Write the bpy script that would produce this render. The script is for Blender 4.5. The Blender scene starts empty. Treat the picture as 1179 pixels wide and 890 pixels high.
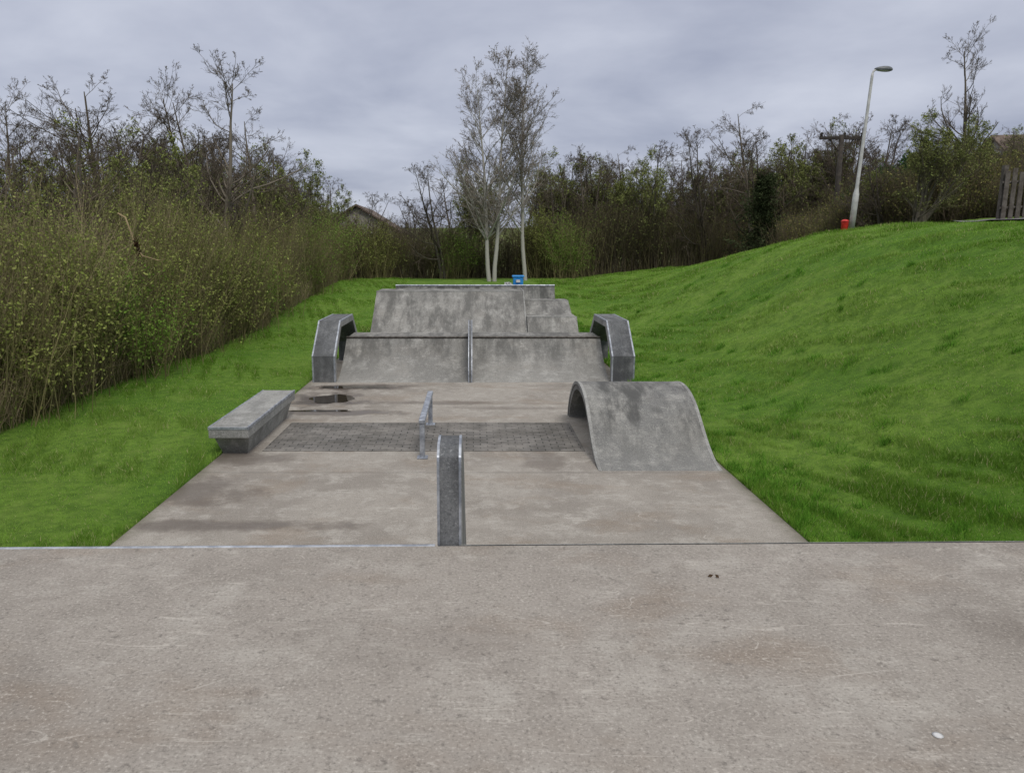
import bpy, math, numpy as np, bmesh
from mathutils import Vector
R = np.random.default_rng(7)
S = bpy.context.scene
COL = S.collection

# ------------------------------------------------------------------ helpers
def link(o, parent=None):
    COL.objects.link(o)
    if parent is not None: o.parent = parent
    return o
def empty(name, loc=(0,0,0)):
    e = bpy.data.objects.new(name, None); e.location = loc; e.empty_display_size = .2
    return link(e)
def fastmesh(name, V, F, C=None, smooth=False):
    V = np.asarray(V, np.float32); F = np.asarray(F, np.int32); k = F.shape[1]
    m = bpy.data.meshes.new(name)
    m.vertices.add(len(V)); m.vertices.foreach_set('co', V.ravel())
    m.loops.add(F.size); m.loops.foreach_set('vertex_index', F.ravel())
    m.polygons.add(len(F)); m.polygons.foreach_set('loop_start', np.arange(len(F), dtype=np.int32)*k)
    if smooth: m.polygons.foreach_set('use_smooth', np.ones(len(F), bool))
    m.update(calc_edges=True)
    if C is not None:
        a = m.color_attributes.new('Col', 'FLOAT_COLOR', 'POINT')
        c = np.ones((len(V), 4), np.float32); c[:, :3] = C
        a.data.foreach_set('color', c.ravel())
    m.validate()
    return m
def obj(name, me, mat=None, parent=None, loc=None):
    o = bpy.data.objects.new(name, me)
    if mat: me.materials.clear(); me.materials.append(mat)
    if loc is not None: o.location = loc
    return link(o, parent)
class Acc:
    def __init__(s): s.V=[]; s.F=[]; s.C=[]; s.n=0
    def add(s, V, F, C):
        s.V.append(V); s.F.append(F+s.n); s.n += len(V)
        C = np.asarray(C, float)
        if C.ndim == 1: C = np.tile(C, (len(V),1))
        s.C.append(C)
    def mesh(s, name, smooth=False):
        return fastmesh(name, np.concatenate(s.V), np.concatenate(s.F), np.concatenate(s.C), smooth)
def nrm(a): return a/np.maximum(np.linalg.norm(a, axis=-1, keepdims=True), 1e-9)
def tubes(acc, P, Rd, col, sides=3):
    n, s, _ = P.shape
    d = nrm(P[:, -1]-P[:, 0])
    ref = np.where(np.abs(d[:, 2:3]) > .9, np.array([[1., 0, 0]]), np.array([[0, 0, 1.]]))
    a = nrm(np.cross(d, ref)); b = np.cross(d, a)
    ang = np.arange(sides)*2*math.pi/sides
    off = a[:, None, :]*np.cos(ang)[None, :, None] + b[:, None, :]*np.sin(ang)[None, :, None]
    V = P[:, :, None, :] + off[:, None]*Rd[:, :, None, None]
    base = (np.arange(n)*s*sides)[:, None, None] + (np.arange(s-1)*sides)[None, :, None]
    i = np.arange(sides)[None, None, :]; j = (i+1) % sides
    F = np.stack([base+i, base+j, base+sides+j, base+sides+i], -1).reshape(-1, 4)
    if np.ndim(col) == 2: col = np.repeat(col, s*sides, axis=0)
    acc.add(V.reshape(-1, 3), F, col)
def grow(P0, D, L, r, steps, wob, up, taper=.35):
    n = len(P0); P = np.zeros((n, steps+1, 3)); P[:, 0] = P0; d = D.copy()
    for k in range(steps):
        d = nrm(d + R.normal(0, wob, (n, 3)) + np.array([0, 0, up]))
        P[:, k+1] = P[:, k] + d*(L/steps)[:, None]
    t = np.linspace(0, 1, steps+1)
    return P, r[:, None]*(1-(1-taper)*t)[None]
def spawn(P, Rd, L, m, amin, amax, lr, tmin=.25, rr=.55, tip=True):
    n, s, _ = P.shape
    idx = np.repeat(np.arange(n), m); N = len(idx)
    t = tmin + (1-tmin)*R.random(N)
    f = t*(s-1); k = np.minimum(f.astype(int), s-2); w = (f-k)[:, None]
    p = P[idx, k]*(1-w)+P[idx, k+1]*w
    d = nrm(P[idx, k+1]-P[idx, k])
    rad = Rd[idx, k]*(1-w[:, 0])+Rd[idx, k+1]*w[:, 0]
    ax = nrm(np.cross(d, R.normal(0, 1, (N, 3))))
    a = np.radians(R.uniform(amin, amax, N))[:, None]
    D = d*np.cos(a)+ax*np.sin(a)
    LL = L[idx]*lr*(1.15-.75*t if tip else 1)*R.uniform(.6, 1.2, N)
    return p, D, LL, rad*rr
def leaves(acc, P, size, col, var=.25):
    n = len(P); a = nrm(R.normal(0, 1, (n, 3))); b = nrm(np.cross(a, R.normal(0, 1, (n, 3))))
    s = (size*R.uniform(.6, 1.3, n))[:, None]
    V = np.stack([P-a*s, P-b*s*.55, P+a*s, P+b*s*.55], 1).reshape(-1, 3)
    F = np.arange(n*4).reshape(-1, 4)
    c = np.asarray(col, float)
    if c.ndim == 1: c = np.tile(c, (n, 1))
    c = c*R.uniform(1-var, 1+var, (n, 1))
    acc.add(V, F, np.repeat(c, 4, axis=0))
def sm(t): t = np.clip(t, 0, 1); return t*t*(3-2*t)
def nz(x, y, f=1., seed=0):
    r = np.random.default_rng(100+seed); o = 0
    for i in range(7):
        a = r.uniform(0, 6.28); k = f*r.uniform(.5, 2.2)
        o = o + np.sin((x*math.cos(a)+y*math.sin(a))*k + r.uniform(0, 6.28))/7
    return o*1.6

# ------------------------------------------------------------------ node materials
class NT:
    def __init__(s, name, rough=.8):
        s.m = bpy.data.materials.new(name); s.m.use_nodes = True; s.t = s.m.node_tree
        s.b = s.t.nodes['Principled BSDF']; s.b.inputs['Roughness'].default_value = rough
        s.b.inputs['Specular IOR Level'].default_value = .3
        tc = s.t.nodes.new('ShaderNodeTexCoord'); s.co = tc.outputs['Object']
    def n(s, t, **k):
        x = s.t.nodes.new(t)
        for a, v in k.items(): setattr(x, a, v)
        return x
    def l(s, a, b): s.t.links.new(a, b)
    def rotmap(s, rot, v, loc=(0,0,0)):
        m = s.n('ShaderNodeMapping'); s.l(s.co, m.inputs[0]); m.inputs['Rotation'].default_value = (0,0,rot); m.inputs['Scale'].default_value = v; m.inputs['Location'].default_value = loc; return m.outputs[0]
    def noise(s, sc, det=5, rough=.6, vec=None, dist=0):
        x = s.n('ShaderNodeTexNoise'); s.l(vec or s.co, x.inputs['Vector'])
        x.inputs['Scale'].default_value = sc; x.inputs['Detail'].default_value = det
        x.inputs['Roughness'].default_value = rough; x.inputs['Distortion'].default_value = dist
        return x.outputs['Fac']
    def ramp(s, f, a, b, va=0., vb=1.):
        x = s.n('ShaderNodeMapRange'); x.interpolation_type = 'SMOOTHSTEP'
        if a > b: a, b, va, vb = b, a, vb, va
        s.l(f, x.inputs[0]); x.inputs[1].default_value = a; x.inputs[2].default_value = b
        x.inputs[3].default_value = va; x.inputs[4].default_value = vb; return x.outputs[0]
    def math(s, op, a, b=None, c=None):
        x = s.n('ShaderNodeMath', operation=op)
        for i, v in enumerate((a, b, c)):
            if v is None: continue
            if isinstance(v, (int, float)): x.inputs[i].default_value = v
            else: s.l(v, x.inputs[i])
        return x.outputs[0]
    def mix(s, f, a, b, bt='MIX'):
        x = s.n('ShaderNodeMix', data_type='RGBA', blend_type=bt)
        for i, v in ((0, f), (6, a), (7, b)):
            if isinstance(v, (int, float)): x.inputs[i].default_value = v
            elif isinstance(v, tuple): x.inputs[i].default_value = (*v, 1)
            else: s.l(v, x.inputs[i])
        return x.outputs[2]
    def bump(s, h, st, d=.01):
        x = s.n('ShaderNodeBump'); x.inputs['Strength'].default_value = st; x.inputs['Distance'].default_value = d
        s.l(h, x.inputs['Height']); s.l(x.outputs[0], s.b.inputs['Normal'])
    def col(s, c): s.l(c, s.b.inputs['Base Color'])
    def attr(s):
        x = s.n('ShaderNodeAttribute'); x.attribute_name = 'Col'; return x.outputs['Color']

def concrete(name, base, dark, light, streak=0., wet=(), joints=(), scratch=1., brown=.5, rim=None, hi=None):
    m = NT(name, .85)
    big = m.ramp(m.noise(.5, 4, .6, dist=.6), .37, .62)
    c = m.mix(big, dark, base)
    n26 = m.noise(2.6, 6, .75)
    c = m.mix(m.ramp(n26, .47, .64, 0, .8), c, light)
    c = m.mix(m.ramp(m.noise(8, 5, .8), .38, .54, .5, 0), c, dark)
    brn = m.ramp(m.noise(.8, 4, .65, vec=m.rotmap(.3, (1, 1.6, 1))), .50, .68)
    c = m.mix(m.math('MULTIPLY', brn, brown), c, (base[0]*.68, base[1]*.58, base[2]*.49))
    lt = tuple(min(1, v*1.4) for v in light)
    for i, (rot, sx, sy, th) in enumerate([(.22, .9, 9, .63), (-.5, 1., 11, .64), (1.2, 1., 12, .66)]):
        w = m.noise(2.8+.7*i, 5, .7, vec=m.rotmap(rot, (sx, sy, 1), (3.1*i, 1.7*i, 0)), dist=1.2)
        f = m.math('MULTIPLY', m.ramp(w, th-.05, th+.05), m.ramp(n26, .42, .56))
        c = m.mix(m.math('MULTIPLY', f, .5*scratch), c, lt)
    for i, (sc, ct) in enumerate(((.9, .52), (1.9, .48), (3.2, .5))):
        w = m.noise(sc, 1.5, .4, dist=.5, vec=m.rotmap(.8*i+.3, (.7, 2.6, 1), (5*i, 2, 0)))
        a = m.math('ABSOLUTE', m.math('SUBTRACT', w, ct))
        f = m.math('MULTIPLY', m.ramp(a, .001, .0032, 1, 0), m.ramp(m.noise(4+i, 4, .7), .50, .58))
        c = m.mix(m.math('MULTIPLY', f, .45*scratch), c, lt)
    n90 = m.noise(70, 3, .75)
    c = m.mix(m.ramp(n90, .32, .47, .55, 0), c, tuple(v*.45 for v in dark))
    c = m.mix(m.ramp(n90, .54, .68, 0, .6), c, lt)
    c = m.mix(m.ramp(m.noise(22, 4, .75), .30, .43, .6, 0), c, tuple(v*.5 for v in dark))
    sep = m.n('ShaderNodeSeparateXYZ'); m.l(m.co, sep.inputs[0])
    if streak:
        st = m.noise(1.5, 6, .75, vec=m.rotmap(0, (1.9, .55, .55)))
        f = m.math('MULTIPLY', m.ramp(st, .40, .62), streak)
        if hi: f = m.math('MULTIPLY', f, m.ramp(sep.outputs[2], hi[0], hi[1], .15, 1))
        c = m.mix(f, c, tuple(v*.42 for v in dark))
    if rim:
        e = m.math('ABSOLUTE', m.math('SUBTRACT', sep.outputs[0], rim[0]))
        e = m.math('ADD', e, m.math('MULTIPLY', m.math('SUBTRACT', n26, .5), .7))
        c = m.mix(m.ramp(e, rim[1]-.22, rim[1]+.05, 0, .6), c, (.09, .085, .05))
    if wet:
        tot = None; wn = m.noise(1.4, 4, .7)
        for (x, y, rx, ry, am) in wet:
            dx = m.math('DIVIDE', m.math('SUBTRACT', sep.outputs[0], x), rx)
            dy = m.math('DIVIDE', m.math('SUBTRACT', sep.outputs[1], y), ry)
            dd = m.math('SQRT', m.math('ADD', m.math('MULTIPLY', dx, dx), m.math('MULTIPLY', dy, dy)))
            dd = m.math('ADD', dd, m.math('MULTIPLY', m.math('SUBTRACT', wn, .5), 3.8))
            f = m.ramp(dd, .4, 1.5, am, 0)
            tot = f if tot is None else m.math('MAXIMUM', tot, f)
        c = m.mix(tot, c, (.085, .066, .053))
        m.l(m.ramp(tot, .3, .85, .85, .3), m.b.inputs['Roughness'])
    for ax, v, w, am in joints:
        a = m.math('ABSOLUTE', m.math('SUBTRACT', sep.outputs[ax], v))
        c = m.mix(m.ramp(a, w*.5, w, am, 0), c, (.06, .055, .05))
    m.col(c)
    m.bump(m.math('ADD', m.math('MULTIPLY', n90, .5), m.math('MULTIPLY', n26, .8)), .5, .006)
    return m.m
DECK = concrete('concrete_deck', (.295, .268, .238), (.23, .207, .182), (.35, .326, .292), wet=[(2.6, 3.0, .45, .2, .3), (-.3, 2.9, .5, .15, .14)])
FLOOR = concrete('concrete_floor', (.31, .285, .252), (.23, .208, .182), (.37, .347, .312), rim=(-.12, 3.48),
    wet=[(-3.3, 8.7, .6, .5, .6), (-2.7, 7.62, 1.3, .14, .62), (-2.85, 14.35, .7, .65, 1), (-2.4, 13.2, 1.0, .2, .7), (.95, 10.1, .3, .4, .45), (-2.6, 15.75, 1.1, .3, 1), (-.9, 14.1, 1.4, .14, .5), (-3.2, 10.2, .6, .3, .55), (.9, 13.6, .9, .12, .4), (2.2, 15.9, .9, .2, .4)],
    joints=[(1, 9.55, .02, .4), (1, 14.0, .02, .45), (1, 20.9, .02, .5)])
RAMP = concrete('concrete_ramp', (.265, .258, .24), (.19, .187, .176), (.345, .34, .32), streak=.75, scratch=.9, brown=.15, hi=(.0, .7))
HUMPM = concrete('concrete_hump', (.235, .232, .217), (.165, .165, .16), (.305, .30, .28), streak=.9, scratch=1.1, brown=.1, hi=(.0, .55))
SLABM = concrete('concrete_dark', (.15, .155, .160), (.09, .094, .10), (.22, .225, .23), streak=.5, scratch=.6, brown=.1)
LEDGE = concrete('concrete_ledge', (.32, .32, .305), (.22, .22, .21), (.40, .40, .385), streak=.45, scratch=.4, brown=.1)

def steel():
    m = NT('galvanised_steel', .42); m.b.inputs['Metallic'].default_value = .55
    c = m.mix(m.ramp(m.noise(9, 5, .7), .35, .7), (.24, .26, .30), (.50, .53, .58)); m.col(c)
    m.bump(m.noise(40, 3, .6), .15, .002); return m.m
STEEL = steel()
def plain(name, a, b, sc=6, rough=.7, metal=0, bump=.2):
    m = NT(name, rough); m.b.inputs['Metallic'].default_value = metal
    m.col(m.mix(m.ramp(m.noise(sc, 6, .65), .35, .68), a, b)); m.bump(m.noise(sc*5, 4, .6), bump, .004); return m.m
def vcol(name, transl=.0):
    m = bpy.data.materials.new(name); m.use_nodes = True; t = m.node_tree; t.nodes.remove(t.nodes['Principled BSDF'])
    a = t.nodes.new('ShaderNodeAttribute'); a.attribute_name = 'Col'; d = t.nodes.new('ShaderNodeBsdfDiffuse'); t.links.new(a.outputs['Color'], d.inputs[0])
    last = d.outputs[0]
    if transl:
        tr = t.nodes.new('ShaderNodeBsdfTranslucent'); t.links.new(a.outputs['Color'], tr.inputs[0])
        mx = t.nodes.new('ShaderNodeMixShader'); mx.inputs[0].default_value = transl
        t.links.new(last, mx.inputs[1]); t.links.new(tr.outputs[0], mx.inputs[2]); last = mx.outputs[0]
    t.links.new(last, t.nodes['Material Output'].inputs[0]); return m
TWIG = vcol('bark_and_twigs'); LEAF = vcol('leaves', .2); BLADE = vcol('grass_blades', .3)

def brickpave():
    m = NT('block_paving', .8)
    b = m.n('ShaderNodeTexBrick'); m.l(m.co, b.inputs['Vector']); b.inputs['Scale'].default_value = 1
    b.inputs['Brick Width'].default_value = .21; b.inputs['Row Height'].default_value = .105; b.inputs['Mortar Size'].default_value = .009
    b.inputs['Color1'].default_value = (.125, .118, .11, 1); b.inputs['Color2'].default_value = (.20, .188, .175, 1); b.inputs['Mortar'].default_value = (.045, .045, .04, 1)
    c = m.mix(m.ramp(m.noise(1.3, 6, .7), .4, .65, 0, .5), b.outputs['Color'], (.28, .26, .235))
    c = m.mix(m.ramp(m.noise(2.1, 5, .7), .38, .55, .5, 0), c, (.07, .065, .055))
    c = m.mix(m.ramp(m.noise(40, 3, .6), .3, .45, .4, 0), c, (.06, .06, .05)); m.col(c)
    m.bump(m.math('SUBTRACT', 1., b.outputs['Fac']), .6, .006); return m.m
PAVE = brickpave()

# ------------------------------------------------------------------ terrain
X0, X1 = -3.6, 3.36
def ground(x, y):
    x = np.asarray(x, float); y = np.asarray(y, float)
    base = 1.1*sm((y-22)/22)
    Hc = np.interp(y, [-10, 20, 25, 30, 35, 40, 50, 80], [3.4, 3.4, 3.4, 2.9, 2.3, 1.8, 1.4, 1.4])
    z = base + (Hc-base)*sm((x-3.7)/8.4) + .3*sm((x-12)/4)*sm((34-y)/10)
    z = z + 4.5*sm((x-17)/20)*sm((y-8)/20)
    z = z + 2.2*sm((-x-11)/9)
    z = z + 4.0*sm((y-58)/30)
    side = sm((3.6-y)/2.4)*sm((np.abs(x)-4.6)/.4)
    z = z*(1-side) + np.maximum(z, 1.25)*side
    e = np.maximum(X0-x, x-X1); edge = sm(e/1.2)
    slope = sm((x-4.5)/2)
    z = z + .05*nz(x, y, 1.1, 1)*edge + .022*nz(x, y, 4.2, 2)*edge + .10*nz(x, y, .35, 3)*sm((e-.5)/4) + .02
    z = z + slope*.055*nz(x*1.9+y*.8, y*.35-x*.3, 2.6, 21)
    inside = ((x > X0-.001) & (x < X1+.001) & (y > 3.5) & (y < 30.2)) | ((np.abs(x) < 4.99) & (y < 3.85))
    return np.where(inside, -.12, z)
def axis(parts, extra):
    a = np.concatenate([np.arange(*p) for p in parts] + [np.array(extra, float)])
    a = np.unique(np.round(a, 3)); keep = [a[0]]
    for v in a[1:]:
        if v-keep[-1] < .012: continue
        keep.append(v)
    return np.array(keep)
xs = axis([(-600, -80, 60), (-80, -20, 2), (-20, 20, .2), (20, 80, 1.5), (80, 620, 60)], [X0-.02, X0, X1, X1+.02, -5, 5])
ys = axis([(-300, -20, 40), (-20, 0, 1), (0, 45, .25), (45, 130, 1.5), (130, 900, 60)], [3.85, 3.87, 30.2, 30.22])
GX, GY = np.meshgrid(xs, ys); GZ = ground(GX, GY)
nx, ny = len(xs), len(ys)
idx = (np.arange(ny-1)[:, None]*nx+np.arange(nx-1)[None]).ravel()
F = np.stack([idx, idx+1, idx+nx+1, idx+nx], 1)
V = np.stack([GX.ravel(), GY.ravel(), GZ.ravel()], 1)
vx, vy = V[:, 0], V[:, 1]
wood = np.maximum.reduce([sm((-7.6-vx)/.8), sm((vy-43.5)/3)*1., sm((vx-15)/2)*sm((vy-5)/4)])
g1 = np.array([.10, .20, .026]); g2 = np.array([.15, .25, .04]); wd = np.array([.10, .085, .045])
t = (sm(.5+.9*nz(vx, vy, .7, 9)))[:, None]
cc = g1*(1-t)+g2*t; cc = cc*(1-wood[:, None])+wd*wood[:, None]
def terrmat():
    m = NT('grass_ground', .9); m.b.inputs['Specular IOR Level'].default_value = .1
    c = m.mix(m.ramp(m.noise(5, 6, .75), .38, .62, .6, 0), m.attr(), (.045, .10, .015))
    c = m.mix(m.ramp(m.noise(1.2, 5, .65), .5, .7, 0, .5), c, (.20, .29, .06)); m.col(c)
    m.bump(m.noise(14, 6, .75), 1., .05); return m.m
obj('ground', fastmesh('ground', V, F, cc, True), terrmat())
py = np.arange(4, 42, .5); PX = 13.0+.6*np.sin(py*.08)
rows = [np.stack([PX+o, py, ground(PX+o, py)+.05+.03*math.cos(i)], 1) for i, o in enumerate(np.linspace(-.9, .9, 5))]
PV = np.stack(rows, 1).reshape(-1, 3); i0 = (np.arange(len(py)-1)[:, None]*5+np.arange(4)[None]).ravel()
obj('footpath', fastmesh('footpath', PV, np.stack([i0, i0+1, i0+6, i0+5], 1)), plain('tarmac', (.10, .10, .10), (.17, .165, .16), 8))

# ------------------------------------------------------------------ extruded profiles
def extr(name, prof, x0, x1, mat, parent=None, bevel=0.0):
    n = len(prof)
    V = [(x0, y, z) for y, z in prof]+[(x1, y, z) for y, z in prof]
    F = [tuple(range(n)), tuple(range(2*n-1, n-1, -1))]+[(i, n+i, n+(i+1) % n, (i+1) % n) for i in range(n)]
    m = bpy.data.meshes.new(name); m.from_pydata(V, [], F)
    b = bmesh.new(); b.from_mesh(m); bmesh.ops.recalc_face_normals(b, faces=b.faces); b.to_mesh(m); b.free()
    o = obj(name, m, mat, parent)
    if bevel:
        md = o.modifiers.new('b', 'BEVEL'); md.width = bevel; md.segments = 2; md.limit_method = 'ANGLE'; md.angle_limit = .6
    return o
def box(name, a, b, mat, parent=None, bevel=.01):
    return extr(name, [(a[1], a[2]), (b[1], a[2]), (b[1], b[2]), (a[1], b[2])], a[0], b[0], mat, parent, bevel)
def smoothprof(pts, n=8):
    P = np.array(pts, float); out = []
    for i in range(len(P)-1):
        p0 = P[max(i-1, 0)]; p1 = P[i]; p2 = P[i+1]; p3 = P[min(i+2, len(P)-1)]
        for k in range(n):
            t = k/n
            out.append(.5*((2*p1)+(-p0+p2)*t+(2*p0-5*p1+4*p2-p3)*t*t+(-p0+3*p1-3*p2+p3)*t**3))
    out.append(P[-1]); return [tuple(v) for v in out]
def inset(pts, d):
    P = np.array(pts); T = np.gradient(P, axis=0); T = T/np.maximum(np.linalg.norm(T, axis=1, keepdims=True), 1e-9)
    N = np.stack([T[:, 1], -T[:, 0]], 1)
    Q = P+N*d; Q[:, 1] = np.maximum(Q[:, 1], -.05); return [tuple(v) for v in Q]
def polyinset(pts, d):
    P = np.array(pts, float); out = []
    for i in range(len(P)):
        ns = []
        for a, b in ((i-1, i), (i, i+1)):
            if a < 0 or b >= len(P): continue
            e = P[b]-P[a]; e /= np.linalg.norm(e); ns.append(np.array([e[1], -e[0]]))
        n = sum(ns); n /= np.linalg.norm(n); k = d/max(.3, n@ns[0]); out.append(tuple(P[i]+n*k))
    return out
def pipe(name, pts, r, mat, parent=None):
    c = bpy.data.curves.new(name, 'CURVE'); c.dimensions = '3D'; s = c.splines.new('POLY'); s.points.add(len(pts)-1)
    for p, q in zip(s.points, pts): p.co = (*q, 1)
    c.bevel_depth = r; c.bevel_resolution = 4; c.use_fill_caps = True; c.materials.append(mat)
    dg = bpy.data.objects.new(name+'_c', c); COL.objects.link(dg)
    bpy.context.view_layer.update()
    me = bpy.data.meshes.new_from_object(dg.evaluated_get(bpy.context.evaluated_depsgraph_get()))
    bpy.data.objects.remove(dg)
    me.name = name
    for p in me.polygons: p.use_smooth = True
    o = bpy.data.objects.new(name, me); return link(o, parent)

# ------------------------------------------------------------------ skatepark floor and deck
extr('skatepark_floor', [(3.3, -.3), (30.1, -.3), (30.1, 0), (3.3, 0)], X0, X1, FLOOR)
box('block_paving_band', (-3.06, 10.6, -.02), (1.62, 12.4, .005), PAVE, bevel=0)
# standing water
PM = NT('rain_water', .03); PM.b.inputs['Base Color'].default_value = (.035, .028, .022, 1); PM.b.inputs['Specular IOR Level'].default_value = .5
PM.bump(PM.noise(5, 2, .5), .04, .002)
for (cx_, cy_, rx, ry, sd) in [(-2.75, 14.45, .42, .42, 1), (-2.5, 15.7, .75, .16, 2), (-2.75, 13.35, .45, .10, 3)]:
    rr_ = np.random.default_rng(sd); a_ = np.linspace(0, 2*math.pi, 72, endpoint=False); f = 1+0*a_
    for k in range(2, 9): f += rr_.normal(0, .16/k**.5)*np.sin(k*a_+rr_.uniform(0, 6.28))
    Vp = [(cx_+rx*math.cos(q)*g, cy_+ry*math.sin(q)*g, .004) for q, g in zip(a_, f)]
    m = bpy.data.meshes.new('puddle'); m.from_pydata([(cx_, cy_, .004)]+Vp, [], [(0, i+1, (i+1) % 72+1) for i in range(72)]); obj('puddle', m, PM.m)
dk = empty('raised_deck')
def skewslab(name, x0, x1, y0, ef, z0, z1, mat, par):
    V = [(x0, y0, z0), (x1, y0, z0), (x1, ef+.018*x1, z0), (x0, ef+.018*x0, z0)]
    V += [(a, b, z1) for a, b, _ in V]
    m = bpy.data.meshes.new(name); m.from_pydata(V, [], [(3, 2, 1, 0), (4, 5, 6, 7), (0, 1, 5, 4), (1, 2, 6, 5), (2, 3, 7, 6), (3, 0, 4, 7)])
    return obj(name, m, mat, par)
skewslab('deck_slab', -5, 5, -9, 3.90, -.25, 1.3, DECK, dk)
pipe('steel_coping', [(-5, 3.915-.09, 1.285), (-.21, 3.915-.004, 1.285)], .020, STEEL, dk)
V = [(-.07, 3.906, 1.302), (5, 3.996, 1.302), (5, 4.0, 1.302), (-.07, 3.915, 1.302)]
m_ = bpy.data.meshes.new('steel_edge_strip'); m_.from_pydata(V+[(a, b, 1.25) for a, b, c in V], [], [(0, 1, 2, 3), (3, 2, 6, 7), (7, 6, 5, 4), (0, 3, 7, 4), (1, 5, 6, 2)])
obj('steel_edge_strip', m_, LEDGE, dk)
q = [(3.905+2.5*s, 1.27*(1-s)**2.1) for s in np.linspace(0, 1, 18)]
extr('quarter_pipe', [(3.83, -.1), (3.83, 1.27)]+q[1:]+[(6.405, -.1)], X0+.01, -.21, RAMP)
extr('bank_ramp', [(3.98, -.1), (3.98, 1.26), (6.55, .0), (6.55, -.1)], -.06, X1-.01, RAMP)

def ledge_edges(prefix, prof, x0, x1, par, w=.03):
    inn = polyinset(prof, .035)
    for i, (a, b) in enumerate(((x0-.004, x0+w), (x1-w, x1+.004))):
        out = polyinset(prof, -.004)
        extr(f'{prefix}_{i+1}', out+inn[::-1], a, b, STEEL, par, .003)
fp = smoothprof([(3.955, 1.28), (3.958, 1.72), (3.99, 1.80), (4.09, 1.835), (4.35, 1.80), (4.9, 1.5), (5.5, 1.0), (6.2, .45), (6.9, .02)], 5)
fin = empty('curved_divider_ledge')
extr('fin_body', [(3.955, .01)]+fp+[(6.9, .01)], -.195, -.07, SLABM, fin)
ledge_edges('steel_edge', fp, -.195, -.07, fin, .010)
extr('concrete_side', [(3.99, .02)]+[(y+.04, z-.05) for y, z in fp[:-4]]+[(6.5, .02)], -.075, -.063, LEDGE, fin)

hp = smoothprof([(9.62, .0), (9.95, .07), (10.3, .24), (10.65, .47), (11.0, .67), (11.4, .785), (11.85, .80), (12.3, .70), (12.7, .46), (12.92, .2), (13.0, .0)], 6)
hump = empty('concrete_roll_over_hump')
inn = [(y, z) for y, z in inset(hp, .13)]
lo = [p for p in inn if p[1] > .0 and 10.1 < p[0] < 12.9]
o = extr('curved_shell', hp+[(12.86, .0)]+lo[::-1]+[(10.05, 0)], 1.67, 3.28, HUMPM, hump)
out = inset(hp, -.004); i2 = inset(hp, .045)
for i, (a, b_) in enumerate(((1.655, 1.70), (3.25, 3.295))):
    extr(f'rim_{i+1}', [p for p in out if p[1] >= -.01]+[p for p in i2 if p[1] > 0.0][::-1], a, b_, LEDGE, hump)

bn = empty('concrete_ledge_bench')
box('top_slab', (-3.70, 10.25, .28), (-3.14, 13.05, .44), LEDGE, bn, .012)
for i, (a, b) in enumerate(((-3.704, -3.68), (-3.16, -3.136))):
    box(f'steel_angle_{i+1}', (a, 10.246, .40), (b, 13.054, .445), STEEL, bn, .004)
box('steel_angle_3', (-3.678, 10.244, .405), (-3.162, 10.26, .443), STEEL, bn, .003)
Vb = []
for z, s in ((.0, .42), (.28, 1.)):
    w = .13+.12*s
    Vb += [(-3.42-w, 10.62-.25*s, z), (-3.42+w, 10.62-.25*s, z), (-3.42+w, 12.7+.2*s, z), (-3.42-w, 12.7+.2*s, z)]
m_ = bpy.data.meshes.new('tapered_base'); m_.from_pydata(Vb, [], [(3, 2, 1, 0), (4, 5, 6, 7), (0, 1, 5, 4), (1, 2, 6, 5), (2, 3, 7, 6), (3, 0, 4, 7)])
obj('tapered_base', m_, LEDGE, bn)

rl = empty('grind_rail')
box('top_bar', (-.76, 10.2, .50), (-.67, 12.35, .56), STEEL, rl, .012)
for i, y in enumerate((10.22, 12.25)):
    box(f'post_{i+1}', (-.75, y, 0), (-.68, y+.08, .499), STEEL, rl, .008)
    box(f'foot_plate_{i+1}', (-.79, y-.04, 0.001), (-.64, y+.12, .015), STEEL, rl, .002)

r1 = empty('quarter_pipe_box')
def concave(y0, y1, z1, p=1.7, n=14, z0=0): return [(y0+(y1-y0)*s, z0+(z1-z0)*s**p) for s in np.linspace(0, 1, n)]
extr('ramp_body', [(16.3, -.05)]+concave(16.3, 17.8, .80)+[(19.0, .80), (20.7, 0), (20.7, -.05)], -3.0, 3.0, RAMP, r1)
pipe('coping', [(-3.0, 17.8, .815), (3.0, 17.8, .815)], .03, plain('rusty_steel', (.05, .045, .04), (.12, .11, .10), 12, .5, .5), r1)
fp2 = smoothprof([(16.25, .0), (16.35, .35), (16.75, .95), (17.25, 1.2), (17.8, 1.22), (18.6, 1.0), (19.3, .72)], 5)
ex = empty('curved_divider_ledge')
extr('fin_body', [(16.25, .0)]+fp2+[(19.3, .5), (17.5, .0)], -.11, -.03, SLABM, ex)
ledge_edges('steel_edge', fp2, -.11, -.03, ex, .012)
for side in (-1, 1):
    hx = empty('hexagonal_grind_ledge')
    pr = [(16.3, .0), (16.3, .58), (17.15, 1.27), (18.9, 1.27), (19.75, .58), (19.75, 0)]
    xa, xb = (-3.52, -3.02) if side < 0 else (3.02, 3.52)
    ii = polyinset(pr, .15)
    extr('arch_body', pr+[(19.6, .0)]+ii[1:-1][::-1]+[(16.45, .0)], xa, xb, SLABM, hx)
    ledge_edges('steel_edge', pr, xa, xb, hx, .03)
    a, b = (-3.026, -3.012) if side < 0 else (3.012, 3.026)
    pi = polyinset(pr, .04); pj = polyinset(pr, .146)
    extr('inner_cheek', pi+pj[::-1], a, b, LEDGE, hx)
r2 = empty('tall_bank_ramp')
extr('bank_body', [(21.4, -.05)]+concave(21.4, 24.0, 1.55, 1.15)+[(25.4, 1.55), (27.2, 0), (27.2, -.05)], -3.05, 1.55, RAMP, r2)
box('top_edge', (-3.06, 23.97, 1.50), (1.56, 24.06, 1.565), LEDGE, r2, .004)
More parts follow.
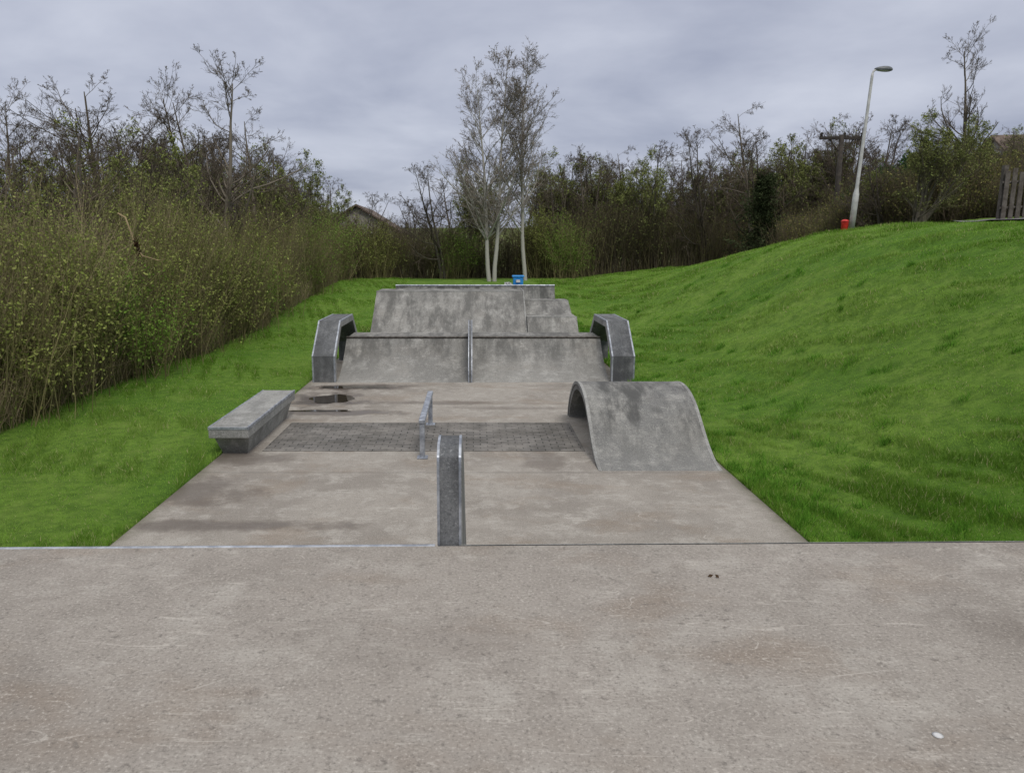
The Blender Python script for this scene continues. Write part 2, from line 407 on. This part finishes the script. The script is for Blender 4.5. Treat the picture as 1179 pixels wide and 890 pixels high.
extr('side_strip', [(21.4, 0)]+[(y, z+.02) for y, z in concave(21.4, 24., 1.55, 1.15)]+[(25.4, 1.57), (25.4, 1.2), (23, .1)], 1.552, 1.60, LEDGE, r2)
st = empty('stepped_bank')
extr('lower_step', [(21.5, -.05), (21.5, .0), (22.5, .87), (24.9, .87), (24.9, -.05)], 1.605, 3.08, RAMP, st)
extr('upper_step', [(23.5, .86), (24.5, 1.22), (25.4, 1.22), (25.4, .0), (24.92, .0), (24.92, .86)], 1.605, 3.06, RAMP, st)
box('step_edge_1', (1.607, 22.48, .83), (3.085, 22.54, .885), LEDGE, st, .003)
box('step_edge_2', (1.607, 24.48, 1.19), (3.065, 24.54, 1.235), LEDGE, st, .003)
r3 = empty('end_quarter_pipe')
extr('ramp_body', [(27.6, -.05)]+concave(27.6, 28.9, 1.47, 1.8)+[(29.9, 1.47), (29.9, -.05)], -2.95, 3.08, HUMPM, r3)
pipe('coping', [(-2.95, 28.9, 1.49), (3.08, 28.9, 1.49)], .035, STEEL, r3)

# ------------------------------------------------------------------ small props
BLUE = plain('blue_plastic', (.02, .22, .60), (.05, .32, .72), 10, .4)
WHITE = plain('white_plastic', (.45, .45, .45), (.65, .65, .65), 10, .5)
bb = empty('blue_storage_box')
extr('tub', [(29.05, 1.475), (29.35, 1.475), (29.40, 1.80), (29.0, 1.80)], 1.52, 1.90, BLUE, bb, .02)
box('lid', (1.48, 28.97, 1.802), (1.94, 29.43, 1.86), BLUE, bb, .015)
box('label', (1.62, 28.985, 1.60), (1.78, 29.02, 1.70), WHITE, bb, .003)
wb = empty('crumpled_paper_bag')
a_ = Acc(); leaves(a_, np.array([1.36, 29.1, 1.53])+R.normal(0, .035, (60, 3))*np.array([2, 1, 1]), .07, (.7, .7, .68)); obj('paper', a_.mesh('paper'), LEAF, wb)

RED = plain('red_paint', (.45, .02, .015), (.6, .04, .03), 10, .45)
gz = lambda x, y: float(ground(x, y))
LX, LY = 11.85, 24.2; LZ = gz(LX, LY)
lamp = empty('street_lamp', (LX, LY, LZ-.1)); lamp.rotation_euler = (0, math.radians(2.8), 0); lamp.scale = (.82, .82, .875)
POST = plain('painted_grey_post', (.40, .40, .39), (.56, .56, .55), 4, .45)
def lathe(name, prof, mat, par, seg=20, loc=(0,0,0)):
    P = []
    for r, z in prof:
        for k in range(seg):
            a = 2*math.pi*k/seg; P.append((loc[0]+r*math.cos(a), loc[1]+r*math.sin(a), loc[2]+z))
    F = [(i*seg+k, i*seg+(k+1) % seg, (i+1)*seg+(k+1) % seg, (i+1)*seg+k) for i in range(len(prof)-1) for k in range(seg)]
    F += [tuple(range(seg-1, -1, -1)), tuple((len(prof)-1)*seg+k for k in range(seg))]
    m = bpy.data.meshes.new(name); m.from_pydata(P, [], F)
    for p in m.polygons[:-2]: p.use_smooth = True
    return obj(name, m, mat, par)
lathe('post', [(.11, 0), (.11, 1.35), (.085, 1.45), (.065, 1.6), (.05, 5.3), (.045, 5.42)], POST, lamp)
pipe('arm', [(0, 0, 5.38), (.02, 0, 5.48), (.10, 0, 5.54), (.25, 0, 5.55)], .035, POST, lamp)
hd = bpy.data.meshes.new('lantern_head')
b = bmesh.new(); bmesh.ops.create_uvsphere(b, u_segments=24, v_segments=14, radius=1)
for v in b.verts:
    w = .75+.25*v.co.x
    v.co = Vector((.38+v.co.x*.34, v.co.y*.18*w, 5.56+(v.co.z*.15 if v.co.z > 0 else v.co.z*.08)*w))
b.to_mesh(hd); b.free()
for p in hd.polygons: p.use_smooth = True
obj('lantern_head', hd, plain('lantern_grey', (.10, .11, .12), (.16, .17, .18), 5, .4), lamp)
gl = hd.copy(); g_ = obj('lantern_glass', gl, plain('frosted_glass', (.35, .35, .33), (.45, .45, .43), 5, .2), lamp)
g_.scale = (.8, .8, .45); g_.location = (.07, 0, 5.52*.55-.02)
bn2 = empty('red_dog_waste_bin', (LX-.26, LY-.1, gz(LX-.28, LY-.1))); bn2.scale = (.8, .8, .8)
lathe('bin_body', [(.09, 0), (.12, .04), (.135, .32), (.14, .34)], RED, bn2, 16)
lathe('bin_lid', [(.15, .345), (.15, .38), (.10, .43), (.03, .445)], RED, bn2, 16)

up = empty('utility_pole', (20.1, 43, gz(20.1, 43)-.3)); UZ = 8.95-(gz(20.1, 43)-.3)
WOODP = plain('creosoted_timber', (.03, .026, .022), (.06, .05, .04), 6, .8)
lathe('pole', [(.17, 0), (.13, UZ)], WOODP, up, 12)
box('crossarm', (-1.2, -.08, UZ-.25), (1.2, .08, UZ-.09), WOODP, up)
for s in (-1, 1):
    pipe(f'brace_{(s+3)//2}', [(0, 0, UZ-1.0), (s*.7, 0, UZ-.2)], .03, WOODP, up)
for i, x in enumerate((-1.1, 0.15, 1.1)):
    lathe(f'insulator_{i+1}', [(.04, 0), (.08, .05), (.05, .1), (.09, .14), (.03, .22)], WOODP, up, 10, (x, 0, UZ-.09))

fe = empty('timber_fence')
FT = plain('weathered_timber', (.07, .06, .05), (.14, .125, .11), 6, .85)
for i, t_ in enumerate(np.linspace(0, 1, 17)):
    x = 13.9+3.4*t_; y = 20.3+.6*t_; z = gz(x, y)
    box(f'pale_{i+1}', (x-.06, y, z-.05), (x+.06, y+.025, z+1.3+.06*math.sin(i*2.3)), FT, fe, .004)
    if i % 5 == 0: box(f'post_{i//5+1}', (x-.06, y+.09, z-.1), (x+.06, y+.2, z+1.45), FT, fe, .006)
za = gz(13.9, 20.3); zb = gz(17.3, 20.9)
for k, h in enumerate((.35, 1.0)):
    pipe(f'rail_{k+1}', [(13.8, 20.36, za+h), (17.4, 20.99, zb+h)], .035, FT, fe)

# houses
ROOF = plain('brown_tile_roof', (.10, .075, .06), (.16, .12, .095), 3, .8)
BR = NT('brick_wall', .85); bt = BR.n('ShaderNodeTexBrick'); BR.l(BR.co, bt.inputs['Vector']); bt.inputs['Scale'].default_value = 4
bt.inputs['Color1'].default_value = (.25, .12, .08, 1); bt.inputs['Color2'].default_value = (.32, .17, .11, 1); bt.inputs['Mortar'].default_value = (.3, .28, .25, 1); BR.col(bt.outputs['Color'])
GLASS = plain('window_glass', (.02, .025, .03), (.04, .045, .05), 2, .1)
def house(x, y, z, w, d, hw, hr, rot, chim=True):
    h = empty('brick_house', (x, y, z)); h.rotation_euler = (0, 0, rot)
    V = [(-w/2, -d/2, -2), (w/2, -d/2, -2), (w/2, d/2, -2), (-w/2, d/2, -2), (-w/2, -d/2, hw), (w/2, -d/2, hw), (w/2, d/2, hw), (-w/2, d/2, hw), (0, -d/2, hw+hr-.1), (0, d/2, hw+hr-.1)]
    m = bpy.data.meshes.new('walls'); m.from_pydata(V, [], [(0, 1, 5, 8, 4), (2, 3, 7, 9, 6), (1, 2, 6, 5), (3, 0, 4, 7)]); obj('walls', m, BR.m, h)
    k = hr/(w/2); o = .35
    prof = [(-w/2-o, hw-k*o), (0, hw+hr), (w/2+o, hw-k*o), (w/2+o, hw-k*o+.14), (0, hw+hr+.15), (-w/2-o, hw-k*o+.14)]
    V = [(a, -d/2-o, b) for a, b in prof]+[(a, d/2+o, b) for a, b in prof]
    m = bpy.data.meshes.new('roof'); m.from_pydata(V, [], [(0, 1, 4, 5), (1, 2, 3, 4), (11, 10, 7, 6), (10, 9, 8, 7)]+[(i, (i+1) % 6, 6+(i+1) % 6, 6+i) for i in range(6)]); obj('roof', m, ROOF, h)
    for n, xx in enumerate((-w/4, w/4)):
        box(f'window_frame_{n+1}', (xx-.6, -d/2-.05, 1.), (xx+.6, -d/2+.02, 2.1), WHITE, h); box(f'window_pane_{n+1}', (xx-.5, -d/2-.065, 1.1), (xx+.5, -d/2-.04, 2.0), GLASS, h)
    box('door', (-.45, -d/2-.06, 0), (.45, -d/2+.01, 2.0), WOODP, h)
    if chim: box('chimney', (.6, -.4, hw+hr-1), (1.2, .4, hw+hr+.6), BR.m, h)
    return h
house(-9.2, 66, gz(-9, 66)+.2, 6.2, 10, 2.2, 1.9, 0, False)
house(43.5, 54, 5.7, 8, 14, 2.6, 2.2, 1.4, False)

# ------------------------------------------------------------------ trees
def tree(name, H, bark, twig, stems=1, crown=.35, ns=(16, 8, 7, 5), upt=.06, ang=(30, 60), l1=.42, seed=0, r0=None, tw=.006, leafc=None, nleaf=0, lean=.05, wob=1., spread=None):
    global R; R = np.random.default_rng(seed)
    a = Acc(); r0 = r0 or H*.016
    P0 = np.zeros((stems, 3)); P0[:, :2] = R.normal(0, .12*(stems > 1), (stems, 2))
    ml = lean+(.12 if spread is None else spread)*(stems > 1)
    D = nrm(np.stack([R.normal(0, ml, stems), R.normal(0, ml, stems), np.ones(stems)], 1))
    L = H*R.uniform(.75, 1, stems); L[0] = H; rr = np.full(stems, r0)
    P, Q = grow(P0, D, L, rr, 12, .04*wob, .05, .12); tubes(a, P, Q, bark, 8)
    bark = np.array(bark); twig = np.array(twig)
    levels = [(ns[0], ang, l1, crown, 6, .12*wob, upt, .8*bark+.2*twig, 5), (ns[1], (25, 60), .5, .15, 5, .15*wob, upt, .4*bark+.6*twig, 3),
              (ns[2], (20, 60), .5, .12, 3, .18*wob, upt*.8, twig, 3), (ns[3], (20, 55), .6, .1, 2, .2, upt, twig, 3)]
    tips = P
    for (m, an, lr, tmin, stp, wb_, up_, c, sides) in levels:
        p, d, l, r = spawn(P, Q, L, m, an[0], an[1], lr, tmin, .5)
        r = np.maximum(r, tw); P, Q = grow(p, d, l, r, stp, wb_, up_, .4); L = l
        cv = np.asarray(c)[None]*R.uniform(.7, 1.3, (len(p), 1)); tubes(a, P, Q, cv, sides); tips = P
    if nleaf:
        k = R.integers(0, len(tips), nleaf); leaves(a, tips[k, R.integers(0, tips.shape[1], nleaf)]+R.normal(0, .05, (nleaf, 3)), .05, leafc)
    m = a.mesh(name, False)
    zz = np.zeros(len(m.vertices)*3, np.float32); m.vertices.foreach_get('co', zz); top = np.percentile(zz[2::3], 99.8)
    return m, top
BK = (.14, .12, .095); TW = (.12, .10, .078)
PR = [tree('bare_tree_a', 8, BK, TW, 3, .15, (13, 8, 7, 5), .07, (35, 75), .5, 1, tw=.005),
      tree('bare_tree_b', 9, BK, (.13, .105, .08), 1, .18, (20, 8, 7, 4), .05, (40, 80), .46, 2, tw=.006),
      tree('bare_tree_c', 7, (.12, .11, .085), (.14, .135, .07), 4, .1, (9, 8, 7, 5), .09, (25, 60), .52, 3, tw=.005, leafc=(.20, .23, .075), nleaf=6000),
      tree('bare_tree_d', 8, (.17, .15, .12), (.14, .12, .095), 1, .2, (24, 7, 7, 4), .12, (30, 60), .38, 4, tw=.005),
      tree('bare_tree_e', 8, (.10, .09, .075), (.11, .09, .07), 2, .2, (12, 9, 7, 4), .03, (40, 75), .46, 5, tw=.006, wob=1.3)]
for m, _ in PR: m.materials.append(TWIG)
R = np.random.default_rng(55)
def inst(k, x, y, H, name='bare_tree', parent=None, dz=-.1, wide=1.):
    m, base = PR[k]
    o = bpy.data.objects.new(name, m); s = H/base; q_ = R.uniform(.95, 1.25)*wide; o.scale = (s*q_, s*q_, s)
    o.location = (x, y, gz(x, y)+dz); o.rotation_euler = (0, 0, R.uniform(0, 6.28)); return link(o, parent)
for (x, y, H, k) in [(-9.9, 30, 10.2, 3), (-11.4, 31, 9.6, 3), (-10.6, 32, 8.8, 1), (-12.8, 27, 8.6, 0), (-13.0, 22, 6.2, 4), (-11.2, 17.5, 5.5, 0), (-12.4, 19.5, 5.8, 1), (-10.6, 14.5, 5.0, 2), (-10.2, 36, 8.6, 1), (-10.6, 41, 7.6, 0), (-14.5, 25, 7.4, 3), (-11.2, 25.5, 6.8, 2)]:
    inst(k, x, y, H)
for (x, y, H, k, w_) in [(15.4, 42, 9.0, 1, 1.0), (21.6, 34, 9.3, 3, .9), (14.0, 46, 8.2, 4, .9)]:
    inst(k, x, y, H, wide=w_)
dt = empty('distant_tree_line'); ci = [0]
def far(k, x, y, H): ci[0] += 1; inst(k, x, y, H, f'tree_{ci[0]}', dt)
for i in range(34):
    x = -20+i*1.35+R.normal(0, .6); y = R.uniform(49, 57); tx = x/y
    if -.145 < tx < -.095: continue
    H = 5.0 if -.17 < tx < -.06 else (6.8 if tx < .03 else 7.6)
    far(R.choice([0, 1, 4, 2]), x, y, H*R.uniform(.85, 1.15))
for i in range(38):
    far(R.choice([0, 1, 2, 4]), R.uniform(5, 25), R.uniform(47, 53), R.uniform(6.4, 8.6))
for i in range(44):
    y = R.uniform(25, 50); tx = R.uniform(.50, .80); far(R.choice([0, 2, 4]), tx*y, y, R.uniform(3.0, 4.8)*(y/36)**.5)
for i in range(44):
    y = R.uniform(9, 48); x = -10.2-R.uniform(0, 6)
    far(R.choice([0, 2, 4, 1]), x, y, np.interp(y, [9, 16, 30, 48], [4.4, 5.3, 6.4, 6.2])*R.uniform(.85, 1.15))
far(2, -9.9, 46.5, 5.6); far(0, -10.3, 48, 6.4)
inst(4, -1.7, 44.5, 6.6)

for i, (x, y, H, sd, st_) in enumerate([(1.1, 41.5, 12.1, 21, 2), (2.9, 42.5, 12.5, 22, 1)]):
    m, top = tree('silver_birch', H, (.40, .385, .35), (.22, .19, .16), st_, .22, (44, 9, 6, 3), .09, (28, 58), .35, sd, r0=.115, tw=.0075, lean=.02, wob=.8, spread=.03)
    m.materials.append(TWIG); o = bpy.data.objects.new('silver_birch', m); o.location = (x, y, gz(x, y)-.1); s = H/top; o.scale = (1.2*s, 1.2*s, s); link(o)

# brush masses
def brush(name, pts, hts, stemc, leafc, nl, kids=5, leafsz=.05, r=.010, seed=0, spread=.12, lr=.4):
    global R; R = np.random.default_rng(seed); a = Acc(); n = len(pts)
    z = ground(pts[:, 0], pts[:, 1])-.05; P0 = np.column_stack([pts, z])
    D = nrm(np.column_stack([R.normal(0, spread, n), R.normal(0, spread, n), np.ones(n)]))
    L = hts; sc = np.array(stemc)
    c = sc[R.integers(0, len(sc), n)]*R.uniform(.6, 1.35, (n, 1))*(1+.3*nz(pts[:, 1], pts[:, 0], .9, 31))[:, None]
    P, Q = grow(P0, D, L, np.full(n, r)*R.uniform(.6, 1.5, n), 6, .10, .03, .35); tubes(a, P, Q, c)
    p, d, l, rr = spawn(P, Q, L, kids, 20, 60, lr, .2, .6)
    P2, Q2 = grow(p, d, l, np.maximum(rr, r*.4), 3, .16, .08, .5)
    tubes(a, P2, Q2, np.repeat(c, kids, axis=0)*.95)
    if nl:
        k = R.integers(0, len(P2), nl); q_ = P2[k, R.integers(1, 4, nl)]
        lc = np.array(leafc); cl = lc[R.integers(0, len(lc), nl)]
        den = R.random(nl) < (.2+.8*sm(.5+1.3*nz(q_[:, 0]+q_[:, 2], q_[:, 1], 1.0, 5)))
        leaves(a, (q_+R.normal(0, .06, (nl, 3)))[den], leafsz, cl[den])
    return obj(name, a.mesh(name), LEAF)
tan = [(.34, .28, .175), (.28, .235, .145), (.21, .18, .105), (.25, .25, .11)]
grn = [(.25, .29, .08), (.21, .26, .07), (.31, .32, .12), (.16, .21, .055)]
R = np.random.default_rng(3)
n = 5200; y = 7+41*R.random(n)**1.2; x = -7.85-R.exponential(1.0, n)-.35*nz(y, y*0, 1.2, 4)
h = (2.35+.95*nz(y, x, 1.0, 8)+.4*nz(y, x, 3.5, 18)+R.normal(0, .5, n)+.5*np.clip(-8-x, 0, 3))*np.interp(y, [7, 12, 20, 30, 48], [1.15, 1.15, 1.15, 1.1, 1.0])
brush('hedgerow', np.column_stack([x, y]), np.clip(h, .8, 5.2), tan, grn, 210000, 7, .025, .007, 11, .16)
n = 5500; y = 7+40*R.random(n)**1.3; x = -7.5-R.exponential(.35, n)-.3*nz(y, y*0, 1.2, 4)
brush('dry_reeds', np.column_stack([x, y]), R.uniform(.3, 1.3, n), [(.38, .31, .20), (.30, .245, .155), (.20, .22, .08)], grn, 26000, 4, .028, .0055, 12, .22)
for i, (x_, y_, h_, c_) in enumerate([(-8.2, 24, 3.6, 0), (-8.3, 29, 3.9, 0), (-8.1, 36, 3.6, 1), (-7.6, 42, 3.2, 1), (-5.8, 45.5, 3.2, 0), (-8.3, 19, 3.5, 0), (5.5, 44, 3.4, 1), (3.9, 45.5, 3.8, 0), (-1.2, 45, 2.6, 1), (20.5, 32, 3.0, 2), (18.5, 30, 2.6, 2), (22.8, 32, 3.2, 2), (-8.4, 15, 3.1, 0), (-8.6, 21.5, 4.2, 0), (-8.0, 17, 2.4, 1), (-8.0, 26.5, 2.6, 1), (-8.1, 12.8, 2.6, 0)]):
    n = 220; q = R.normal(0, .55 if c_ < 2 else .9, (n, 2))+np.array([x_, y_])
    gc = [[(.23, .28, .07), (.29, .32, .10)], [(.14, .24, .04), (.19, .29, .06)], [(.25, .235, .07), (.30, .26, .09), (.16, .15, .05)]][c_]
    brush('shrub', q, np.full(n, h_)*R.uniform(.4, 1.12, n), [(.25, .22, .11), (.21, .20, .09)], gc, 10000, 6, .036, .009, 40+i, .18)
    R = np.random.default_rng(900+i)
n = 6500; x = R.uniform(-13, 26, n); y = 45.2+R.exponential(1.6, n)+.5*nz(x, x*0, .7, 3)-.02*x
hh = 2.5+.9*nz(x, y, .8, 6)+R.normal(0, .45, n)+.9*sm((x-5)/4)
brush('distant_hedge', np.column_stack([x, y]), np.clip(hh, 1, 5), [(.13, .108, .075), (.10, .085, .06), (.15, .135, .07)], [(.15, .175, .055), (.11, .135, .045), (.18, .19, .08)], 45000, 5, .05, .012, 60)
n = 5500; t_ = R.random(n); y = 20+24*t_; x = 15.2+R.exponential(1.6, n)+2.2*sm((30-y)/9)
hh = 2.0+.8*nz(y, x, .9, 6)+R.normal(0, .35, n)
brush('bank_top_hedge', np.column_stack([x, y]), np.clip(hh, .7, 4), [(.14, .115, .08), (.18, .15, .095), (.14, .135, .07)], [(.19, .195, .06), (.12, .145, .05), (.24, .22, .085)], 50000, 5, .042, .011, 61)

def evergreen(x, y, H, W, seed, col):
    global R; R = np.random.default_rng(seed); a = Acc()
    P, Q = grow(np.zeros((1, 3)), np.array([[0, 0, 1.]]), np.array([H]), np.array([H*.02]), 10, .04, .05, .1); tubes(a, P, Q, (.05, .04, .03), 8)
    n = 260; t = R.random(n)**.85; zz = H*(.06+.93*t); an = R.uniform(0, 6.28, n); ln = W*(1-t)**.55*R.uniform(.35, 1.35, n)*(1+.4*np.sin(zz*3+an*2))+.12
    p = np.column_stack([0*t, 0*t, zz]); d = nrm(np.column_stack([np.cos(an), np.sin(an), R.uniform(.0, .6, n)]))
    P, Q = grow(p, d, ln, np.full(n, .018), 4, .15, .05, .3); tubes(a, P, Q, (.05, .04, .03))
    N = 17000; k = R.integers(0, n, N); f = R.random(N)*4; j = np.minimum(f.astype(int), 3); w = (f-j)[:, None]
    q = P[k, j]*(1-w)+P[k, j+1]*w+R.normal(0, .09, (N, 3)); c = np.array(col)*(.5+1.*((k*7919) % 97/97.))[:, None]
    leaves(a, q, .06, c)
    obj('conifer_tree', a.mesh('conifer_tree'), LEAF, None, (x, y, gz(x, y)-.1))
evergreen(15.0, 40, 5.0, 1.5, 5, (.05, .065, .03))
evergreen(17.9, 34, 3.8, 1.1, 6, (.04, .085, .03))
evergreen(19.2, 34.5, 4.4, 1.2, 7, (.045, .09, .035))
evergreen(17.2, 35, 3.2, 1.0, 8, (.055, .09, .035))

a = Acc(); P = np.array([[(-7.9, 17.2, 3.65), (-7.65, 17, 3.55), (-7.5, 16.9, 3.2), (-7.45, 16.9, 2.95), (-7.25, 16.8, 2.72), (-6.9, 16.8, 2.62), (-6.7, 16.7, 2.66)]], float)
tubes(a, P, np.array([[.022, .022, .022, .02, .018, .014, .006]]), (.28, .22, .13), 6)
leaves(a, np.array([-7.35, 16.8, 2.95])+R.normal(0, .04, (70, 3))*np.array([.7, .7, 2.4]), .045, (.06, .035, .02))
obj('broken_branch', a.mesh('broken_branch'), TWIG)

# ------------------------------------------------------------------ grass blades
R = np.random.default_rng(77)
def blades(x, y, h, w, col):
    n = len(x); z = ground(x, y)-.01; P = np.column_stack([x, y, z]); an = R.uniform(0, 6.28, n)
    s = np.column_stack([np.cos(an), np.sin(an), 0*an])*(w/2)[:, None]
    ln = np.column_stack([R.normal(0, .45, n)*h, R.normal(0, .45, n)*h, h])
    V = np.stack([P-s, P+s, P+ln], 1).reshape(-1, 3); return V, np.repeat(col, 3, axis=0)
N = 540000
y = 6.2+38*R.random(N)**2.1; side = R.random(N) < .30
xl = R.uniform(-8.3, X0+.03, N); xr = X1-.04+(np.minimum(12.8, .80*y+1.5)-X1+.04)*R.random(N)
x = np.where(side, xl, xr); keep = np.abs(x) < .85*y+1; x, y = x[keep], y[keep]
dist = np.hypot(x, y)
strk = nz(x*1.9+y*.8, y*.35-x*.3, 2.6, 21)
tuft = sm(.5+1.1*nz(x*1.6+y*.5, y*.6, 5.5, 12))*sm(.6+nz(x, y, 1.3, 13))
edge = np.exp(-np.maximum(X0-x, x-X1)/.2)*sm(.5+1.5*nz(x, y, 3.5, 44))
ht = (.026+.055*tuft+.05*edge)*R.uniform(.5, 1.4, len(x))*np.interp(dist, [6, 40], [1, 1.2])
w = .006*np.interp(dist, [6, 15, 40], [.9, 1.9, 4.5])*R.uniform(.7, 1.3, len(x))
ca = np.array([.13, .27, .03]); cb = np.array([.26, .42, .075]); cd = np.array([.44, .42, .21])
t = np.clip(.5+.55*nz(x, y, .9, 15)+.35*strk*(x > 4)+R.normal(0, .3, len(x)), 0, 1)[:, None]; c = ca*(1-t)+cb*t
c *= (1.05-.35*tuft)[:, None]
dry = R.random(len(x)) < .06; c[dry] = cd
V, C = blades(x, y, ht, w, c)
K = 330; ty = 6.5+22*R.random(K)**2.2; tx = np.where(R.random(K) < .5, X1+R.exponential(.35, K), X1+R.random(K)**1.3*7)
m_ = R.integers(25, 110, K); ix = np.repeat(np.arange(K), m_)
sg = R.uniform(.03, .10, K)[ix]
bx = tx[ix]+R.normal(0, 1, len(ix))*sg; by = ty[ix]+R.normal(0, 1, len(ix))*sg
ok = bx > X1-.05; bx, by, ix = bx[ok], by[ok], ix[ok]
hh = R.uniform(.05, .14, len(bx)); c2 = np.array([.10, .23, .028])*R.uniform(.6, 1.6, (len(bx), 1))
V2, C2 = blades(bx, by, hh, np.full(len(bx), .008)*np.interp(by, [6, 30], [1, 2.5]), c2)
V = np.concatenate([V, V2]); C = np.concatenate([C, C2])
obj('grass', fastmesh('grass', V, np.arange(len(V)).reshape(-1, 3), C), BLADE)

a = Acc(); P = np.array([(1.17, 3.50, 1.309), (1.20, 3.49, 1.311)]); leaves(a, P, .012, (.06, .04, .025)); obj('dead_leaves', a.mesh('dead_leaves'), TWIG)
lathe('chewing_gum_blob', [(.016, 0), (.018, .002), (.008, .004)], WHITE, None, 12, (1.55, 2.27, 1.300))

# ------------------------------------------------------------------ world, sun, camera
el, az = math.radians(52), math.radians(165)
w = bpy.data.worlds.new('World'); S.world = w; w.use_nodes = True; nt = w.node_tree; nt.nodes.clear()
def N_(t, **k):
    x = nt.nodes.new(t)
    for a_, v in k.items(): setattr(x, a_, v)
    return x
out_ = N_('ShaderNodeOutputWorld'); sky = N_('ShaderNodeTexSky', sky_type='NISHITA', sun_disc=False, sun_elevation=el, sun_rotation=az)
b1 = N_('ShaderNodeBackground'); b1.inputs[1].default_value = .08; nt.links.new(sky.outputs[0], b1.inputs[0])
tc = N_('ShaderNodeTexCoord'); sp = N_('ShaderNodeSeparateXYZ'); nt.links.new(tc.outputs['Generated'], sp.inputs[0])
def M_(op, a_, b_):
    x = N_('ShaderNodeMath', operation=op)
    for i, v in enumerate((a_, b_)):
        if isinstance(v, (int, float)): x.inputs[i].default_value = v
        else: nt.links.new(v, x.inputs[i])
    return x.outputs[0]
zc = M_('ADD', M_('MAXIMUM', sp.outputs[2], 0.), .20)
cx = M_('DIVIDE', sp.outputs[0], zc); cy = M_('DIVIDE', sp.outputs[1], zc); cb_ = N_('ShaderNodeCombineXYZ')
nt.links.new(cx, cb_.inputs[0]); nt.links.new(cy, cb_.inputs[1])
no = N_('ShaderNodeTexNoise'); nt.links.new(cb_.outputs[0], no.inputs['Vector']); no.inputs['Scale'].default_value = 1.3; no.inputs['Detail'].default_value = 6; no.inputs['Roughness'].default_value = .52; no.inputs['Distortion'].default_value = .2
rp = N_('ShaderNodeValToRGB'); nt.links.new(no.outputs['Fac'], rp.inputs[0])
rp.color_ramp.elements[0].position = .33; rp.color_ramp.elements[0].color = (.37, .40, .515, 1)
rp.color_ramp.elements[1].position = .68; rp.color_ramp.elements[1].color = (.62, .65, .755, 1)
gain = M_('ADD', 1., M_('MULTIPLY', M_('MAXIMUM', M_('SUBTRACT', sp.outputs[2], .35), 0.), 1.7))
wh = N_('ShaderNodeMix', data_type='RGBA'); wf = M_('MULTIPLY', M_('MAXIMUM', M_('SUBTRACT', sp.outputs[2], .35), 0.), 1.8)
nt.links.new(wf, wh.inputs[0]); nt.links.new(rp.outputs[0], wh.inputs[6]); wh.inputs[7].default_value = (.62, .61, .60, 1)
b2 = N_('ShaderNodeBackground'); nt.links.new(wh.outputs[2], b2.inputs[0]); nt.links.new(gain, b2.inputs[1])
mx = N_('ShaderNodeMixShader'); mx.inputs[0].default_value = .9; nt.links.new(b1.outputs[0], mx.inputs[1]); nt.links.new(b2.outputs[0], mx.inputs[2]); nt.links.new(mx.outputs[0], out_.inputs[0])
sl = bpy.data.lights.new('sun', 'SUN'); sl.energy = 1.5; sl.angle = math.radians(14); sl.color = (1, .95, .87)
so = bpy.data.objects.new('sun', sl); link(so)
dv = Vector((math.sin(az)*math.cos(el), math.cos(az)*math.cos(el), math.sin(el))); so.rotation_euler = dv.to_track_quat('Z', 'Y').to_euler(); so.location = (0, 0, 30)
cam = bpy.data.cameras.new('camera'); cam.sensor_width = 36; cam.lens = 26.56; cam.shift_x = .0377; cam.clip_end = 2000
co = bpy.data.objects.new('camera', cam); co.location = (0, 0, 2.9); co.rotation_euler = (math.radians(90-10.4), 0, 0); link(co); S.camera = co
S.view_settings.view_transform = 'Standard'; S.view_settings.look = 'None'; S.view_settings.exposure = 0
